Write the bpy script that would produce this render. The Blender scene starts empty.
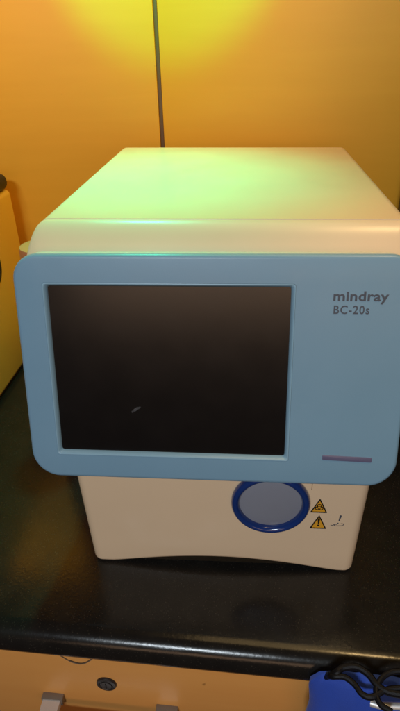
import bpy, bmesh, math, random
from mathutils import Vector, Matrix
random.seed(4)
D = bpy.data
S = bpy.context.scene
COL = S.collection
cos, sin, pi = math.cos, math.sin, math.pi

# ------------------------------------------------------------------ helpers
def link(name, me, mats=(), parent=None, smooth=True, angle=35):
    o = D.objects.new(name, me)
    COL.objects.link(o)
    for m in (mats if isinstance(mats, (list, tuple)) else [mats]):
        me.materials.append(m)
    if parent: o.parent = parent
    if smooth:
        for p in me.polygons: p.use_smooth = True
        me.set_sharp_from_angle(angle=math.radians(angle))
    return o

def obj(name, bm, mats=(), parent=None, smooth=True, angle=35, recalc=True):
    if recalc: bmesh.ops.recalc_face_normals(bm, faces=bm.faces)
    me = D.meshes.new(name); bm.to_mesh(me); bm.free()
    return link(name, me, mats, parent, smooth, angle)

def thing(name, loc=(0, 0, 0), rotz=0):
    o = D.objects.new(name, None); COL.objects.link(o)
    o.location = loc; o.rotation_euler = (0, 0, rotz); o.empty_display_size = .03
    return o

def tag(o, label, cat, group=None):
    o['label'] = label; o['category'] = cat
    if group: o['group'] = group
    return o

def structure(o):
    o['kind'] = 'structure'; return o

def bevel(bm, w, seg=3, ang=40):
    es = [e for e in bm.edges if len(e.link_faces) == 2 and e.calc_face_angle(0) > math.radians(ang)]
    bmesh.ops.bevel(bm, geom=es, offset=w, segments=seg, profile=.5, affect='EDGES', clamp_overlap=True)

def box(bm, x0, x1, y0, y1, z0, z1):
    r = bmesh.ops.create_cube(bm, size=1)
    for v in r['verts']:
        v.co = Vector(((x0 + x1) / 2 + v.co.x * (x1 - x0), (y0 + y1) / 2 + v.co.y * (y1 - y0), (z0 + z1) / 2 + v.co.z * (z1 - z0)))
    return r['verts']

def rrect(x0, x1, y0, y1, r, n=8):
    """rounded rectangle outline, anticlockwise; r = one radius or four (bl, br, tr, tl)"""
    if not isinstance(r, (tuple, list)): r = [r] * 4
    pts = []
    for (cx, cy, a, rr) in ((x0 + r[0], y0 + r[0], 180, r[0]), (x1 - r[1], y0 + r[1], 270, r[1]), (x1 - r[2], y1 - r[2], 0, r[2]), (x0 + r[3], y1 - r[3], 90, r[3])):
        for i in range(n + 1):
            t = math.radians(a + 90 * i / n)
            pts.append((cx + rr * cos(t), cy + rr * sin(t)))
    return pts

def loft(bm, rings, cap0=True, cap1=True):
    vs = [[bm.verts.new(p) for p in r] for r in rings]
    n = len(vs[0])
    for a, b in zip(vs, vs[1:]):
        for i in range(n):
            j = (i + 1) % n
            bm.faces.new((a[i], a[j], b[j], b[i]))
    if cap0: bm.faces.new(list(reversed(vs[0])))
    if cap1: bm.faces.new(vs[-1])
    return vs

def lathe(bm, prof, M, seg=48):
    """prof: list of (radius, height) along local z"""
    rings = []
    for r, h in prof:
        rings.append([M @ Vector((max(r, 1e-5) * cos(2 * pi * i / seg), max(r, 1e-5) * sin(2 * pi * i / seg), h)) for i in range(seg)])
    loft(bm, rings)

def tube(bm, pts, rad, seg=10, flat=1.0, up=Vector((0, 0, 1))):
    pts = [Vector(p) for p in pts]
    rings = []
    for i, p in enumerate(pts):
        d = (pts[min(i + 1, len(pts) - 1)] - pts[max(i - 1, 0)]).normalized()
        s = d.cross(up)
        if s.length < 1e-4: s = d.cross(Vector((1, 0, 0)))
        s.normalize(); u = s.cross(d)
        r = rad[i] if isinstance(rad, (list, tuple)) else rad
        rings.append([p + s * (r * cos(2 * pi * k / seg)) + u * (r * flat * sin(2 * pi * k / seg)) for k in range(seg)])
    loft(bm, rings)

def spline(ctrl, n=10):
    c = [Vector(p) for p in ctrl]
    c = [2 * c[0] - c[1]] + c + [2 * c[-1] - c[-2]]
    out = []
    for i in range(1, len(c) - 2):
        for k in range(n):
            t = k / n
            a, b, d, e = c[i - 1], c[i], c[i + 1], c[i + 2]
            out.append(.5 * ((2 * b) + (d - a) * t + (2 * a - 5 * b + 4 * d - e) * t * t + (3 * b - a - 3 * d + e) * t ** 3))
    out.append(c[-2])
    return out

# ------------------------------------------------------------------ materials
def nd(nt, t, **kw):
    n = nt.nodes.new(t)
    for k, v in kw.items(): setattr(n, k, v)
    return n

def mat(name, col, rough=.5, metal=0, spec=.5, var=.06, vscale=8, rvar=.08, bump=0., bscale=300, coat=0, trans=0, sheen=0):
    m = D.materials.new(name); m.use_nodes = True
    nt = m.node_tree; L = nt.links
    b = nt.nodes['Principled BSDF']
    tc = nd(nt, 'ShaderNodeTexCoord')
    nz = nd(nt, 'ShaderNodeTexNoise'); nz.inputs['Scale'].default_value = vscale; nz.inputs['Detail'].default_value = 6
    L.new(tc.outputs['Object'], nz.inputs['Vector'])
    mx = nd(nt, 'ShaderNodeMix', data_type='RGBA')
    mx.inputs[6].default_value = (*[c * (1 - var) for c in col], 1)
    mx.inputs[7].default_value = (*[min(1, c * (1 + var)) for c in col], 1)
    L.new(nz.outputs['Fac'], mx.inputs[0]); L.new(mx.outputs[2], b.inputs['Base Color'])
    n2 = nd(nt, 'ShaderNodeTexNoise'); n2.inputs['Scale'].default_value = vscale * 3.1; n2.inputs['Detail'].default_value = 8
    L.new(tc.outputs['Object'], n2.inputs['Vector'])
    mr = nd(nt, 'ShaderNodeMapRange')
    mr.inputs[3].default_value = max(.02, rough - rvar); mr.inputs[4].default_value = min(1, rough + rvar)
    L.new(n2.outputs['Fac'], mr.inputs[0]); L.new(mr.outputs[0], b.inputs['Roughness'])
    b.inputs['Metallic'].default_value = metal
    b.inputs['Specular IOR Level'].default_value = spec
    b.inputs['Coat Weight'].default_value = coat
    b.inputs['Transmission Weight'].default_value = trans
    b.inputs['Sheen Weight'].default_value = sheen
    if bump:
        n3 = nd(nt, 'ShaderNodeTexNoise'); n3.inputs['Scale'].default_value = bscale; n3.inputs['Detail'].default_value = 3
        L.new(tc.outputs['Object'], n3.inputs['Vector'])
        bp = nd(nt, 'ShaderNodeBump'); bp.inputs['Strength'].default_value = bump; bp.inputs['Distance'].default_value = .001
        L.new(n3.outputs['Fac'], bp.inputs['Height']); L.new(bp.outputs[0], b.inputs['Normal'])
    return m

def granite():
    m = D.materials.new('black_granite'); m.use_nodes = True
    nt = m.node_tree; L = nt.links; b = nt.nodes['Principled BSDF']; b.inputs['Specular IOR Level'].default_value = .38
    tc = nd(nt, 'ShaderNodeTexCoord')
    vo = nd(nt, 'ShaderNodeTexVoronoi', feature='F1'); vo.inputs['Scale'].default_value = 800
    L.new(tc.outputs['Object'], vo.inputs['Vector'])
    # a random few of the cells are pale crystals
    sep = nd(nt, 'ShaderNodeSeparateColor'); L.new(vo.outputs['Color'], sep.inputs[0])
    cr = nd(nt, 'ShaderNodeValToRGB'); cr.color_ramp.elements[0].position = .82; cr.color_ramp.elements[1].position = 1.
    L.new(sep.outputs[0], cr.inputs[0])
    ds = nd(nt, 'ShaderNodeValToRGB'); ds.color_ramp.elements[0].position = .12; ds.color_ramp.elements[0].color = (1, 1, 1, 1)
    ds.color_ramp.elements[1].position = .5; ds.color_ramp.elements[1].color = (0, 0, 0, 1)
    L.new(vo.outputs['Distance'], ds.inputs[0])
    mu = nd(nt, 'ShaderNodeMath', operation='MULTIPLY'); L.new(cr.outputs[0], mu.inputs[0]); L.new(ds.outputs[0], mu.inputs[1])
    nz = nd(nt, 'ShaderNodeTexNoise'); nz.inputs['Scale'].default_value = 40; nz.inputs['Detail'].default_value = 6
    L.new(tc.outputs['Object'], nz.inputs['Vector'])
    base = nd(nt, 'ShaderNodeMix', data_type='RGBA')
    base.inputs[6].default_value = (.006, .006, .006, 1); base.inputs[7].default_value = (.018, .016, .014, 1)
    L.new(nz.outputs['Fac'], base.inputs[0])
    mx = nd(nt, 'ShaderNodeMix', data_type='RGBA'); mx.inputs[7].default_value = (.058, .050, .038, 1)
    L.new(mu.outputs[0], mx.inputs[0]); L.new(base.outputs[2], mx.inputs[6]); L.new(mx.outputs[2], b.inputs['Base Color'])
    n2 = nd(nt, 'ShaderNodeTexNoise'); n2.inputs['Scale'].default_value = 25; n2.inputs['Detail'].default_value = 8
    L.new(tc.outputs['Object'], n2.inputs['Vector'])
    mr = nd(nt, 'ShaderNodeMapRange'); mr.inputs[3].default_value = .11; mr.inputs[4].default_value = .27
    L.new(n2.outputs['Fac'], mr.inputs[0]); L.new(mr.outputs[0], b.inputs['Roughness'])
    n3 = nd(nt, 'ShaderNodeTexNoise'); n3.inputs['Scale'].default_value = 260; n3.inputs['Detail'].default_value = 2
    L.new(tc.outputs['Object'], n3.inputs['Vector'])
    bp = nd(nt, 'ShaderNodeBump'); bp.inputs['Strength'].default_value = .12; bp.inputs['Distance'].default_value = .0006
    L.new(n3.outputs['Fac'], bp.inputs['Height']); L.new(bp.outputs[0], b.inputs['Normal'])
    return m

def laminate(name, c0, c1, rough=.45):
    m = D.materials.new(name); m.use_nodes = True
    nt = m.node_tree; L = nt.links; b = nt.nodes['Principled BSDF']
    tc = nd(nt, 'ShaderNodeTexCoord'); mp = nd(nt, 'ShaderNodeMapping'); mp.inputs['Scale'].default_value = (1, 1, 9)
    L.new(tc.outputs['Object'], mp.inputs['Vector'])
    nz = nd(nt, 'ShaderNodeTexNoise'); nz.inputs['Scale'].default_value = 6; nz.inputs['Detail'].default_value = 8; nz.inputs['Distortion'].default_value = .6
    L.new(mp.outputs[0], nz.inputs['Vector'])
    n4 = nd(nt, 'ShaderNodeTexNoise'); n4.inputs['Scale'].default_value = 55; n4.inputs['Detail'].default_value = 4
    L.new(tc.outputs['Object'], n4.inputs['Vector'])
    sp = nd(nt, 'ShaderNodeValToRGB'); sp.color_ramp.elements[0].position = .75; sp.color_ramp.elements[1].position = .82
    L.new(n4.outputs['Fac'], sp.inputs[0])
    mx = nd(nt, 'ShaderNodeMix', data_type='RGBA'); mx.inputs[6].default_value = (*c0, 1); mx.inputs[7].default_value = (*c1, 1)
    L.new(nz.outputs['Fac'], mx.inputs[0])
    m2 = nd(nt, 'ShaderNodeMix', data_type='RGBA'); m2.inputs[7].default_value = (*[c * .45 for c in c0], 1)
    L.new(sp.outputs[0], m2.inputs[0]); L.new(mx.outputs[2], m2.inputs[6])
    L.new(m2.outputs[2], b.inputs['Base Color'])
    b.inputs['Roughness'].default_value = rough
    bp = nd(nt, 'ShaderNodeBump'); bp.inputs['Strength'].default_value = .06; bp.inputs['Distance'].default_value = .0008
    L.new(n4.outputs['Fac'], bp.inputs['Height']); L.new(bp.outputs[0], b.inputs['Normal'])
    return m

M_shell = mat('cream_plastic', (.85, .655, .44), .33, var=.05, rvar=.12, bump=.05, bscale=900)
M_blue = mat('blue_grey_plastic', (.215, .39, .54), .34, var=.05, vscale=14, rvar=.12, bump=.05, bscale=900)
M_trim = mat('pale_blue_trim', (.32, .54, .70), .2, var=.03)
M_rim = mat('pale_rim_plastic', (.72, .70, .66), .35, var=.03)
M_glass = mat('screen_glass', (.005, .005, .0055), .24, spec=.6, var=.3, vscale=12, rvar=.035)
M_ink = mat('grey_ink', (.075, .09, .12), .5)
M_slot = mat('lilac_grey_plastic', (.15, .145, .25), .4)
M_ring = mat('blue_gloss_plastic', (.010, .038, .19), .18, spec=.6, rvar=.04, coat=.4)
M_lens = mat('frosted_grey_plastic', (.26, .28, .34), .3, var=.06)
M_yel = mat('sticker_yellow', (.85, .42, .03), .45)
M_blk = mat('sticker_black', (.012, .011, .01), .45)
M_smudge = mat('dried_smear', (.07, .07, .075), .6)
M_granite = granite()
M_wall = laminate('cupboard_laminate', (.78, .385, .022), (.84, .43, .030), .5)
M_draw = laminate('drawer_laminate', (.77, .34, .085), (.83, .40, .11), .42)
M_strip = mat('joint_metal', (.15, .08, .035), .5)
M_dark = mat('dark_void', (.015, .012, .01), .7)
M_box = mat('orange_lit_casing_paint', (.90, .58, .10), .4, var=.05, bump=.05, bscale=500)  # cream casing with the orange light on it put into the colour
M_black = mat('black_rubber', (.012, .012, .013), .45, bump=.1)
M_chrome = mat('brushed_steel', (.85, .85, .84), .45, metal=.55, rvar=.06)
M_brass = mat('dull_lock_metal', (.10, .09, .085), .35, metal=.8)
M_foot = mat('brown_bracket_metal', (.26, .22, .18), .4, metal=.3)  # brown-grey, darker than the handle bar
M_bag = mat('blue_woven_cloth', (.018, .075, .50), .75, var=.15, vscale=30, bump=.4, bscale=700, sheen=.2)
M_strap = mat('black_cable_sheath', (.005, .005, .007), .5, spec=.22, bump=.2, bscale=900)
M_red = mat('red_plastic', (.42, .06, .025), .35)
M_cap = mat('cream_cap_plastic', (.58, .22, .09), .4)
M_seam_shade = mat('seam_shade_brown', (.02, .010, .008), .7)  # near-black colour standing in for shade in the hood seam
M_seal = mat('dry_sealant', (.18, .10, .05), .6)
M_fluff = mat('pink_tag_cloth', (.40, .22, .24), .8)

# ------------------------------------------------------------------ setting
YW = .53                                            # wall plane
GX = -.1135                                         # joint between the cupboard boards
for (x0, x1) in ((-1.1, GX - .0032), (GX + .0032, 1.1)):
    bm = bmesh.new(); box(bm, x0, x1, YW, YW + .018, -.02, .86); bevel(bm, .0012, 2)
    structure(obj('wall', bm, M_wall))
bm = bmesh.new(); box(bm, GX - .02, GX + .02, YW + .019, YW + .03, -.02, .855)
structure(obj('wall_backing', bm, M_dark))
bm = bmesh.new(); box(bm, GX - .0029, GX + .0029, YW + .003, YW + .018, -.02, .858); bevel(bm, .0008, 2)
tag(obj('joint_strip', bm, M_strip), 'thin grey vertical strip in the joint between two orange wall boards', 'strip')

# counter: slab with a rounded nose
bm = bmesh.new()
YE, TH = 0, .040
prof = [(YW - .001, 0)]
for i in range(17):
    a = math.radians(90 + 180 * i / 16)
    prof.append((YE + TH / 2 + TH / 2 * cos(a), -TH / 2 + TH / 2 * sin(a)))
prof.append((YW - .001, -TH))
loft(bm, [[(x, y if y > .3 else y - .0911 - .039 * x, z) for y, z in prof] for x in (-1.1, 1.1)])
ct = tag(obj('countertop', bm, M_granite, angle=50), 'polished black granite countertop with a rounded front edge, under the analyser', 'countertop')

# cabinet under the counter
YD = -.066
cab = tag(thing('cabinet', (0, 0, -.75), -.039), 'wooden cabinet with an orange-brown lockable drawer under the black countertop', 'cabinet')
bm = bmesh.new(); box(bm, -1.0, 1.0, YD + .021, YW - .03, 0, .705)
obj('carcass', bm, M_dark, cab)
bm = bmesh.new(); box(bm, -.42, .38, YD, YD + .019, .50, .699); bevel(bm, .0015, 2)
dr = obj('drawer', bm, M_draw, cab)
dr.location = (0, 0, 0)
bm = bmesh.new(); box(bm, -.42, .38, YD, YD + .019, .02, .494); bevel(bm, .0015, 2)
obj('door', bm, M_draw, cab)
# keyhole lock
bm = bmesh.new()
Mx = Matrix.Translation((-.1195, YD, .75 - .1125)) @ Matrix.Rotation(pi / 2, 4, 'X')
lathe(bm, [(.0112, -.002), (.0112, .0012), (.0104, .0026), (.0078, .0030), (.0070, .0022), (.0066, .0022), (.0062, .0034), (.0001, .0036)], Mx, 36)
lk = obj('lock', bm, M_brass, dr)
bm = bmesh.new(); box(bm, -.1201, -.1189, YD - .0042, YD - .0030, .6335, .6415)
obj('keyhole', bm, M_blk, lk)
# bow handle: two flat feet and a bar
bm = bmesh.new()
hz = .75 - .1495
path = []
xa, xb = -.1848, -.0545
yo = YD - .030
ctrl = [(xa, YD + .001), (xa, YD - .018)]
for i in range(1, 7):
    a = math.radians(90 * i / 6); ctrl.append((xa + .012 - .012 * cos(a), YD - .018 - .012 * sin(a)))
ctrl += [(xb - .012, yo)]
for i in range(1, 7):
    a = math.radians(90 * i / 6); ctrl.append((xb - .012 + .012 * sin(a), yo + .012 - .012 * cos(a)))
ctrl += [(xb, YD + .001)]
rings = []
for i, p in enumerate(ctrl):
    q0 = Vector(ctrl[max(i - 1, 0)]); q1 = Vector(ctrl[min(i + 1, len(ctrl) - 1)])
    d = (q1 - q0).normalized(); n = Vector((-d.y, d.x))
    w = .011 if i in (0, 1, len(ctrl) - 1, len(ctrl) - 2) else .0065
    w = .0105 - .0045 * min(1, min(i, len(ctrl) - 1 - i) / 6)
    rings.append([(p[0] + n.x * w * a, p[1] + n.y * w * a, hz + h) for a, h in ((-1, -.004), (1, -.004), (1, .004), (-1, .004))])
loft(bm, rings); bevel(bm, .0012, 2)
hd = obj('handle', bm, M_chrome, dr)
for x in (xa, xb):
    bm = bmesh.new(); box(bm, x - .0122, x + .0122, YD - .0075, YD + .001, hz - .0055, hz + .0055); bevel(bm, .001, 2)
    obj('handle_foot', bm, M_foot, dr)
# peeling sealant
bm = bmesh.new()
tube(bm, spline([(-.162, YD - .004, -.0502), (-.150, YD - .008, -.0525), (-.137, YD - .010, -.0522), (-.126, YD - .007, -.0465), (-.118, YD + .002, -.0402)], 8), [.0006] * 8 + [.001] * 25, 6, .5)
tag(obj('sealant_strip', bm, M_seal), 'thin curl of peeling sealant hanging under the countertop edge', 'sealant')

# ------------------------------------------------------------------ analyser
ana = tag(thing('blood_analyser', (0, 0, 0)), 'cream benchtop analyser with a big dark screen in a blue-grey front panel', 'analyser')
T = .2231; ZO = .1589
U = Vector((0, sin(T), cos(T))); N = Vector((0, cos(T), -sin(T)))       # up along the panel, into the panel
def P(x, h, d=0.): return Vector((x, 0, ZO)) + U * h + N * d
X0, X1, H0, H1 = -.1772, .1592, -.0262, .1838
RC = (.026, .026, .022, .022)
SX0, SX1, SH0, SH1 = -.1505, .0612, -.0012, .1585                        # screen opening
TD = .022
# blue front face with its opening
bm = bmesh.new()
def prings(inset, d):
    return [P(x, h, d) for x, h in rrect(X0 + inset, X1 - inset, H0 + inset, H1 - inset, tuple(max(.002, r - inset) for r in RC), 10)]
r_out = [prings(0, .0052)] + [prings(.0038 * (1 - cos(a)), .0040 * (1 - sin(a))) for a in [math.radians(k * 18) for k in range(6)]]
NP = len(r_out[0])
def orings(inset, d, r=.0022):
    return [P(x, h, d) for x, h in rrect(SX0 + inset, SX1 - inset, SH0 + inset, SH1 - inset, r, 10)]
r_in = [orings(-.0012, 0), orings(-.0010, .0060)]
# the face proper is made by bridging matching corner arcs
loft(bm, r_out + r_in, False, False)
obj('front_panel', bm, M_blue, ana, angle=50)
# pale rim behind the blue face
bm = bmesh.new()
def prim(inset, d): return prings(inset, d)
loft(bm, [prim(.0010, .0055), prim(.0002, .0062), prim(.0002, .0185), prim(.0016, TD - .0005), prim(.004, TD)], True, True)
obj('panel_rim', bm, M_rim, ana, angle=50)
# chamfered trim round the glass
bm = bmesh.new()
loft(bm, [orings(-.0010, .0072), orings(-.0010, -.0002), orings(-.0004, -.0004), orings(.0004, .0002), orings(.0022, .0044), orings(.0023, .0072)], False, False)
obj('screen_trim', bm, M_trim, ana, angle=50)
# screen glass
bm = bmesh.new()
loft(bm, [[P(x, h, d) for x, h in rrect(SX0 + .0016, SX1 - .0016, SH0 + .0016, SH1 - .0016, .002, 6)] for d in (.0070, .0045)])
scr = obj('screen', bm, M_glass, ana)
# dried smear on the glass
bm = bmesh.new()
for (cx, ch, L_, w, a) in ((-.0768, .0430, .0046, .0012, 32), (-.0742, .0448, .0022, .0007, 28), (-.0792, .0412, .0016, .0008, 40)):
    ca, sa = cos(math.radians(a)), sin(math.radians(a)); r2 = random.Random(int(cx * 1e5))
    ring = []
    for i in range(18):
        t = 2 * pi * i / 18; k = 1 + r2.uniform(-.3, .3)
        x, h = L_ * cos(t) * k, w * sin(t) * k
        ring.append((cx + x * ca - h * sa, ch + x * sa + h * ca))
    loft(bm, [[P(x, h, d) for x, h in ring] for d in (.0044, .0042)])
obj('smear', bm, M_smudge, scr, smooth=False)
# light bar slot
bm = bmesh.new()
def slot(i, d): return [P(x, h + (x - .114) * -.03, d) for x, h in rrect(.0925 + i, .1362 - i, -.0003 + i, .0045 - i, max(.0004, .0010 - i), 4)]
loft(bm, [slot(0, .0002), slot(0, -.0003), slot(.0004, -.0005)])
obj('indicator_bar', bm, M_slot, ana, angle=50)

# lettering
def lettering(name, text, x0, x1, base, height, bold, mat_, spacing=1.0, shear=0):
    cu = D.curves.new(name, 'FONT'); cu.body = text; cu.size = 1; cu.offset = bold; cu.space_character = spacing
    cu.extrude = .004; cu.resolution_u = 4; cu.shear = shear
    tmp = D.objects.new('tmp', cu); COL.objects.link(tmp)
    dg = bpy.context.evaluated_depsgraph_get(); dg.update()
    me = D.meshes.new_from_object(tmp.evaluated_get(dg))
    D.objects.remove(tmp); D.curves.remove(cu)
    xs = [v.co.x for v in me.vertices]
    xm, w = min(xs), max(xs) - min(xs)
    for v in me.vertices:
        x = x0 + (v.co.x - xm) / w * (x1 - x0)
        h = base + v.co.y * height
        v.co = P(x, h, -.00012 - (.0001 if v.co.z > 0 else -.0001))
    me.name = name
    return link(name, me, mat_, ana, smooth=False)
lettering('maker_lettering', 'mindray', .0930, .1375, .1462, .0112, .024, M_ink, 1.04)
lettering('type_lettering', 'BC-20s', .0938, .1228, .1352, .0100, .012, M_ink, 1.12)

# fascia: from the hood section forward and out to the back of the panel
YS, HT, WB, YB = .0860, .3535, .1655, .457
def hood_ring(y, i=0, z0=.135, r=.010, dz=0):
    return [(x, y - x * .04 * (y - YS) / .37, z - x * .006) for x, z in rrect(-WB + i, WB - .003 - i, z0 + i, HT - i + dz, (.004, .004, max(.002, r - i), max(.002, r - i)), 10)]
A = [Vector(p) for p in hood_ring(YS - .0009)]
Bq = [P(x, h, TD - .0004) for x, h in rrect(X0 + .0030, X1 - .0030, H0 + .0055, H1 - .0050, (.020, .020, .013, .013), 10)]
rings = []
for k in range(11):
    t = k / 10
    s = t ** 1.7                                     # stays near the hood height, then rolls down
    ring = []
    for a, b in zip(A, Bq):
        ring.append(Vector((a.x + (b.x - a.x) * (t ** .85), a.y + (b.y - a.y) * t, a.z + (b.z - a.z) * s)))
    rings.append(ring)
rings = [[Vector((p.x * .996, p.y - .0002, p.z - .0016)) for p in A]] + rings
bm = bmesh.new(); loft(bm, rings, True, True)
obj('front_fascia', bm, M_shell, ana, angle=50)
# dark strip added in the seam, the gap's shade put into its colour
bm = bmesh.new(); loft(bm, [hood_ring(YS - .0018, .0012), hood_ring(YS + .0030, .0012)])
obj('seam_shade_strip', bm, M_seam_shade, ana, angle=50)
# hood behind the seam
bm = bmesh.new()
rr = [hood_ring(YS + .0018, .0008), hood_ring(YS + .0024, 0)]
rr += [hood_ring(YB - .010, 0)] + [hood_ring(YB - .010 + .010 * sin(a), .010 * (1 - cos(a))) for a in [math.radians(15 * k) for k in range(1, 7)]]
loft(bm, rr)
obj('hood', bm, M_shell, ana, angle=50)
# base below the panel with arched bottom edges
YF = .0055
def base_ring(v, inset, z, arch):
    hw = .1385 + (z - .003) * .034 - inset
    ring = []
    for x, y in rrect(-hw, hw, YF + inset, YB - .02 - inset, max(.002, .010 - inset), 8):
        # straight runs get more points below
        ring.append((x, y, z))
    # subdivide long runs
    out = []
    for i, p in enumerate(ring):
        q = ring[(i + 1) % len(ring)]
        out.append(p)
        if abs(q[0] - p[0]) > .05:
            for k in range(1, 40): out.append((p[0] + (q[0] - p[0]) * k / 40, p[1], p[2]))
        elif abs(q[1] - p[1]) > .05:
            for k in range(1, 10): out.append((p[0], p[1] + (q[1] - p[1]) * k / 10, p[2]))
    res = []
    for x, y, zz in out:
        u = min(1, abs(x - .002) / .120)
        res.append((x, y, zz + arch * (1 - u * u) ** 1.25 * .0130))
    return res
rings = [base_ring(0, .0060 * (1 - sin(a)), .0010 + .0060 * (1 - cos(a)), 1) for a in [math.radians(15 * k) for k in range(0, 7)]]
rings += [base_ring(0, 0, .03, .5), base_ring(0, 0, .06, .1), base_ring(0, 0, .134, 0)]
bm = bmesh.new(); loft(bm, rings)
obj('base', bm, M_shell, ana, angle=50)
# small hinge-side column joining base and hood is inside; sample door: blue ring with a grey window
BCX, BCZ, BR = .0487, .1000, .0340
Mb = Matrix.Translation((BCX, YF, BCZ)) @ Matrix.Rotation(pi / 2, 4, 'X')
bm = bmesh.new()
prof = []
for k in range(25):
    a = 2 * pi * k / 24
    prof.append((BR + .0040 * cos(a), .0022 + .0056 * sin(a)))
rings = [[Mb @ Vector((r * cos(2 * pi * i / 72), r * sin(2 * pi * i / 72), h)) for i in range(72)] for r, h in prof[:-1]]
rings.append(rings[0])
vs = [[bm.verts.new(p) for p in r] for r in rings[:-1]]
for a in range(len(vs)):
    b = (a + 1) % len(vs)
    for i in range(72):
        j = (i + 1) % 72
        bm.faces.new((vs[a][i], vs[a][j], vs[b][j], vs[b][i]))
obj('ring', bm, M_ring, ana)
bm = bmesh.new()
lathe(bm, [(BR - .002, .0004), (BR - .002, .0016), (BR - .006, .0026), (BR * .55, .0036), (.0001, .0042)], Mb, 64)
obj('round_key', bm, M_lens, ana)
# seam of the key housing
bm = bmesh.new(); box(bm, .0868, .0874, YF - .0002, YF + .002, .1170, .1320)
obj('seam_line', bm, M_seal, ana)

# warning stickers on the base
def plate(bm, pts, d0, d1):
    loft(bm, [[(x, YF - d, z) for x, z in pts] for d in (d0, d1)])
def tri(cx, cz, w, h, r):
    V = [Vector((cx - w / 2, cz - h / 2)), Vector((cx + w / 2, cz - h / 2)), Vector((cx, cz + h / 2))]
    out = []
    for i in range(3):
        p, a, b = V[i], V[i - 1], V[(i + 1) % 3]
        da, db = (a - p).normalized(), (b - p).normalized()
        s, e = p + da * r, p + db * r
        for k in range(5):
            t = k / 4; out.append(tuple(s * (1 - t) ** 2 + p * 2 * t * (1 - t) + e * t * t))
    return out
def arc(bm, cx, cz, r, w, a0, a1, d0, d1, n=14):
    o_, i_ = [], []
    for k in range(n + 1):
        a = math.radians(a0 + (a1 - a0) * k / n)
        o_.append((cx + (r + w / 2) * cos(a), cz + (r + w / 2) * sin(a))); i_.append((cx + (r - w / 2) * cos(a), cz + (r - w / 2) * sin(a)))
    for k in range(n): plate(bm, [i_[k], o_[k], o_[k + 1], i_[k + 1]], d0, d1)
TW, THh = .0168, .0190
for kind, cx, cz in (('bio', .0960, .0968), ('warn', .0970, .0748)):
    bm = bmesh.new(); plate(bm, tri(cx, cz, TW, THh, .0014), -.0001, .00020)
    st = obj('warning_sticker', bm, M_blk, ana, smooth=False)
    st['label'] = 'biohazard triangle sticker' if kind == 'bio' else 'exclamation mark triangle sticker'
    bm = bmesh.new(); plate(bm, tri(cx, cz - .0006, TW - .0042, THh - .0046, .0009), .0002, .00030)
    obj('yellow_field', bm, M_yel, st, smooth=False)
    bm = bmesh.new()
    if kind == 'bio':
        c0 = cz - .0022
        for a in (90, 210, 330):
            ax, az = cx + .0021 * cos(math.radians(a)), c0 + .0021 * sin(math.radians(a))
            arc(bm, ax, az, .0019, .0010, a - 125, a + 125 - 250 + 250 - 0 if False else a + 125 - 0, .00030, .00038)
        arc(bm, cx, c0, .0016, .0006, 0, 360, .00039, .00044, 18)
    else:
        plate(bm, [(cx - .0006, cz - .0024), (cx + .0006, cz - .0024), (cx + .0012, cz + .0040), (cx + .0006, cz + .0050), (cx - .0006, cz + .0050), (cx - .0012, cz + .0040)], .0003, .00038)
        plate(bm, [(cx + .0012 * cos(k * pi / 5), cz - .0046 + .0012 * sin(k * pi / 5)) for k in range(10)], .0003, .00038)
    obj('symbol', bm, M_blk, st, smooth=False)
# printed probe and cup pictogram
bm = bmesh.new()
px, pz = .1165, .0800
plate(bm, [(px - .0004, pz - .0030), (px + .0006, pz - .0030), (px + .0021, pz + .0042), (px + .0014, pz + .0052), (px + .0002, pz + .0046)], -.0001, .0002)
plate(bm, [(px - .0006 + .0007 * cos(k * pi / 4), pz - .0062 + .0009 * sin(k * pi / 4)) for k in range(8)], -.0001, .0002)
for a, b in (((-.0046, -.0078), (-.0034, -.0098)), ((-.0034, -.0098), (.0044, -.0092)), ((.0044, -.0092), (.0054, -.0068)), ((-.0046, -.0078), (-.0014, -.0076)), ((.0022, -.0064), (.0054, -.0068)), ((-.0075, -.0090), (-.0046, -.0094))):
    a = Vector((px + a[0], pz + a[1])); b = Vector((px + b[0], pz + b[1])); n = (b - a).normalized(); n = Vector((-n.y, n.x)) * .00035
    plate(bm, [tuple(a + n), tuple(a - n), tuple(b - n), tuple(b + n)], -.0001, .0002)
obj('probe_pictogram', bm, M_ink, ana, smooth=False)

# ------------------------------------------------------------------ neighbours on the counter
# cream instrument at the left, mostly out of frame
ins = tag(thing('cream_instrument', (-.363, .1, 0)), 'boxy cream-yellow instrument with a round black port, cut off at the left frame edge', 'instrument')
bm = bmesh.new(); box(bm, -.30, 0, 0, .395, .004, .287); bevel(bm, .008, 4)
obj('casing', bm, M_box, ins)
bm = bmesh.new(); box(bm, -.29, -.004, .01, .39, 0, .006)
obj('foot_strip', bm, M_black, ins)
Mp = Matrix.Translation((0, .270, .195)) @ Matrix.Rotation(pi / 2, 4, 'Y')
bm = bmesh.new(); lathe(bm, [(.030, -.001), (.030, .002), (.028, .0032), (.024, .0030), (.022, .0012), (.0001, .001)], Mp, 48)
obj('round_port', bm, M_black, ins)
bm = bmesh.new(); lathe(bm, [(.0016, -.001), (.0016, .0008), (.0001, .0012)], Matrix.Translation((0, .262, .128)) @ Matrix.Rotation(pi / 2, 4, 'Y'), 16)
obj('screw', bm, M_brass, ins)
# black thing lying on it
bm = bmesh.new(); 
for v in box(bm, -.09, 0, -.045, .045, 0, .027): pass
bevel(bm, .013, 5)
o = tag(obj('power_adapter', bm, M_black), 'rounded black adapter lying on top of the cream instrument', 'adapter'); o.location = (-.362, .45, .287)

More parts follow.
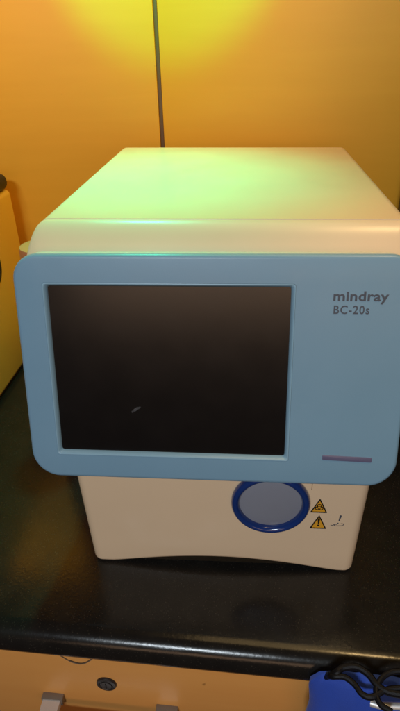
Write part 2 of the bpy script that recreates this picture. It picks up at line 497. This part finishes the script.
# jar behind the panel
jar = tag(thing('reagent_bottle', (-.209, .2, 0)), 'red-brown bottle with a cream lid behind the left edge of the blue panel', 'bottle')
bm = bmesh.new(); lathe(bm, [(.022, 0), (.025, .003), (.026, .02), (.026, .262), (.024, .272), (.0225, .276), (.0001, .276)], Matrix.Identity(4), 40)
obj('bottle_body', bm, M_red, jar)
bm = bmesh.new(); lathe(bm, [(.0262, .2765), (.0275, .2775), (.0275, .2885), (.0265, .2915), (.023, .2925), (.0001, .2920)], Matrix.Identity(4), 40)
obj('lid', bm, M_cap, jar)

# black case to the right, barely in frame; unseen height added to darken counter reflection
cs = tag(thing('black_case', (.260, .09, 0)), 'black case by the wall right of the cream analyser, only its corner in view, height added to darken the counter reflection', 'case')
bm = bmesh.new(); box(bm, 0, .30, 0, .41, .004, .90); bevel(bm, .006, 3)
obj('casing', bm, M_black, cs)
bm = bmesh.new(); box(bm, .01, .29, .01, .40, 0, .005)
obj('foot_strip', bm, M_black, cs)

# ------------------------------------------------------------------ blue bag below the counter edge
bag = tag(thing('cloth_bag', (.0, 0, -.291)), 'dark blue cloth bag with a black strap hanging against the cabinet, bottom right', 'bag')
bm = bmesh.new()
nx, nz = 26, 22
def bagpt(i, k, front):
    u, v = i / nx, k / nz
    x = .0858 + .20 * u + .0012 * sin(v * 31)
    ztop = .291 - .006 * u + .002 * sin(u * 9) - .010 * (max(0, 1 - u * 14) ** 2) + .0008 * sin(u * 60)
    z = ztop - .27 * (1 - v)
    puff = (sin(pi * u) ** .6) * (.25 + .75 * sin(pi * min(1, (1 - v) * .9 + .06)))
    wr = .0030 * sin(u * 17 + v * 9) + .0018 * sin(u * 31 - v * 23)
    y = -.101 - .033 * puff * min(1, .35 + (1 - v) * 9) - wr * (1 - v * .5) if front else -.0985
    return (x, y, z)
F = [[bm.verts.new(bagpt(i, k, True)) for i in range(nx + 1)] for k in range(nz + 1)]
B = [[bm.verts.new(bagpt(i, k, False)) for i in range(nx + 1)] for k in range(nz + 1)]
for k in range(nz):
    for i in range(nx):
        bm.faces.new((F[k][i], F[k][i + 1], F[k + 1][i + 1], F[k + 1][i])); bm.faces.new((B[k][i], B[k + 1][i], B[k + 1][i + 1], B[k][i + 1]))
for k in range(nz):
    bm.faces.new((F[k][0], F[k + 1][0], B[k + 1][0], B[k][0])); bm.faces.new((F[k][nx], B[k][nx], B[k + 1][nx], F[k + 1][nx]))
for i in range(nx):
    bm.faces.new((F[0][i], B[0][i], B[0][i + 1], F[0][i + 1])); bm.faces.new((F[nz][i], F[nz][i + 1], B[nz][i + 1], B[nz][i]))
obj('bag_body', bm, M_bag, bag, angle=70)
cab2 = tag(thing('cable_bundle', (.13, -.115, -.01)), 'tangled black cables with a silver plug lying over the blue cloth bag', 'cables')
O = Vector((.13, -.115, -.01))
for ctrl, rad in (([(0.0985, -0.1000, -0.0060), (0.1041, -0.1061, 0.0096), (0.1113, -0.1025, 0.0126), (0.1224, -0.1018, 0.0141), (0.1317, -0.1069, 0.0134), (0.1379, -0.1149, 0.0118), (0.146, -0.12, 0.0116), (0.1584, -0.1221, 0.0126)], .0030), ([(0.0990, -0.0990, -0.0060), (0.1014, -0.1076, 0.0078), (0.1114, -0.109, 0.0105), (0.1191, -0.1141, 0.0099), (0.1246, -0.1214, 0.0087), (0.1324, -0.1236, 0.0092), (0.1446, -0.1185, 0.0117), (0.1594, -0.117, 0.0138)], .0026), ([(0.1619, -0.1047, 0.0173), (0.1519, -0.1054, 0.016), (0.1429, -0.1098, 0.0138), (0.1365, -0.1185, 0.0108), (0.138, -0.1287, 0.009), (0.1464, -0.1345, 0.0092)], .0025)):
    bm = bmesh.new(); tube(bm, [p - O for p in spline(ctrl, 8)], rad, 10)
    obj('cable', bm, M_strap, cab2)
bm = bmesh.new()
pl = [Vector(p) - O for p in ((.1330, -.1215, -.0035), (.141, -.1235, -.003), (.154, -.1235, -.0025), (.172, -.123, -.002))]
tube(bm, spline(pl, 5), .0030, 12)
obj('plug', bm, M_chrome, cab2)
bm = bmesh.new()
for v in box(bm, .0125, .0245, -.0095, -.0070, -.024, -.009): pass
bevel(bm, .001, 2)
obj('cable_tag', bm, M_fluff, cab2)

# ------------------------------------------------------------------ lamps and added fills
W = D.worlds.new('World'); S.world = W; W.use_nodes = True
bg = W.node_tree.nodes['Background']; bg.inputs[0].default_value = (.055, .030, .020, 1); bg.inputs[1].default_value = .45

def area(name, loc, target, sx, sy, power, col):
    l = D.lights.new(name, 'AREA'); l.shape = 'RECTANGLE'; l.size = sx; l.size_y = sy; l.energy = power; l.color = col
    o = D.objects.new(name, l); COL.objects.link(o); o.location = loc
    o.rotation_euler = (Vector(target) - Vector(loc)).to_track_quat('-Z', 'Y').to_euler()
    return o
def spot(name, loc, target, power, col, ang, blend, size):
    l = D.lights.new(name, 'SPOT'); l.energy = power; l.color = col; l.spot_size = math.radians(ang); l.spot_blend = blend; l.shadow_soft_size = size
    o = D.objects.new(name, l); COL.objects.link(o); o.location = loc
    o.rotation_euler = (Vector(target) - Vector(loc)).to_track_quat('-Z', 'Y').to_euler()
    return o
area('added_wall_wash', (-.72, .27, 1.15), (-.72, .53, 1.13), .5, .12, 12, (1, .66, .06))  # both wall washes are added, set apart to keep the middle dimmer
area('added_wall_wash', (.56, .27, 1.15), (.56, .53, 1.13), .5, .12, 29, (1, .67, .06))
area('warm_ceiling_lamp', (.12, .18, 1.20), (-.12, .2, .3), .7, .5, 2.6, (1, .68, .30))
spot('added_warm_spot', (.34, -.05, 1.1), (.23, .04, .35), 9, (1, .66, .28), 34, 1, .05)  # added to warm the front right of the hood
area('window_light', (-.30, -1.70, 1.34), (0, 0, .2), .50, .20, 18, (.82, .92, 1))
area('room_glow_fill', (.3, -2.6, .60), (0, 0, .25), 2.6, .5, 10, (1, .62, .38))  # added panel standing in for the warm room mirrored in the screen
spot('green_wall_fill', (-.098, .20, .80), (-.098, .53, .680), 7, (.0, 1, .06), 58, .4, .01)  # added for the green patch on the boards, no such source there
spot('green_top_fill', (-.16, .30, .80), (-.10, .26, .35), 15, (.02, 1, .55), 66, 1, .02)  # green tint over the hood, made by an added spot

# ------------------------------------------------------------------ camera
cd = D.cameras.new('camera'); cam = D.objects.new('camera', cd); COL.objects.link(cam); S.camera = cam
f = Vector((-0.07837612, 0.86062693, -0.50316843)); r = Vector((0.99679524, 0.07575932, -0.02568609)); u = Vector((-0.01601356, 0.50356907, 0.86380655))
cam.matrix_world = Matrix(((r.x, u.x, -f.x, .0196), (r.y, u.y, -f.y, -.3819), (r.z, u.z, -f.z, .4894), (0, 0, 0, 1)))
cd.sensor_fit = 'VERTICAL'; cd.sensor_height = 36; cd.lens = 36 * 542.365 / 711
cd.clip_start = .01; cd.clip_end = 50
S.view_settings.view_transform = 'Standard'; S.view_settings.look = 'None'; S.view_settings.exposure = 0; S.view_settings.gamma = 1
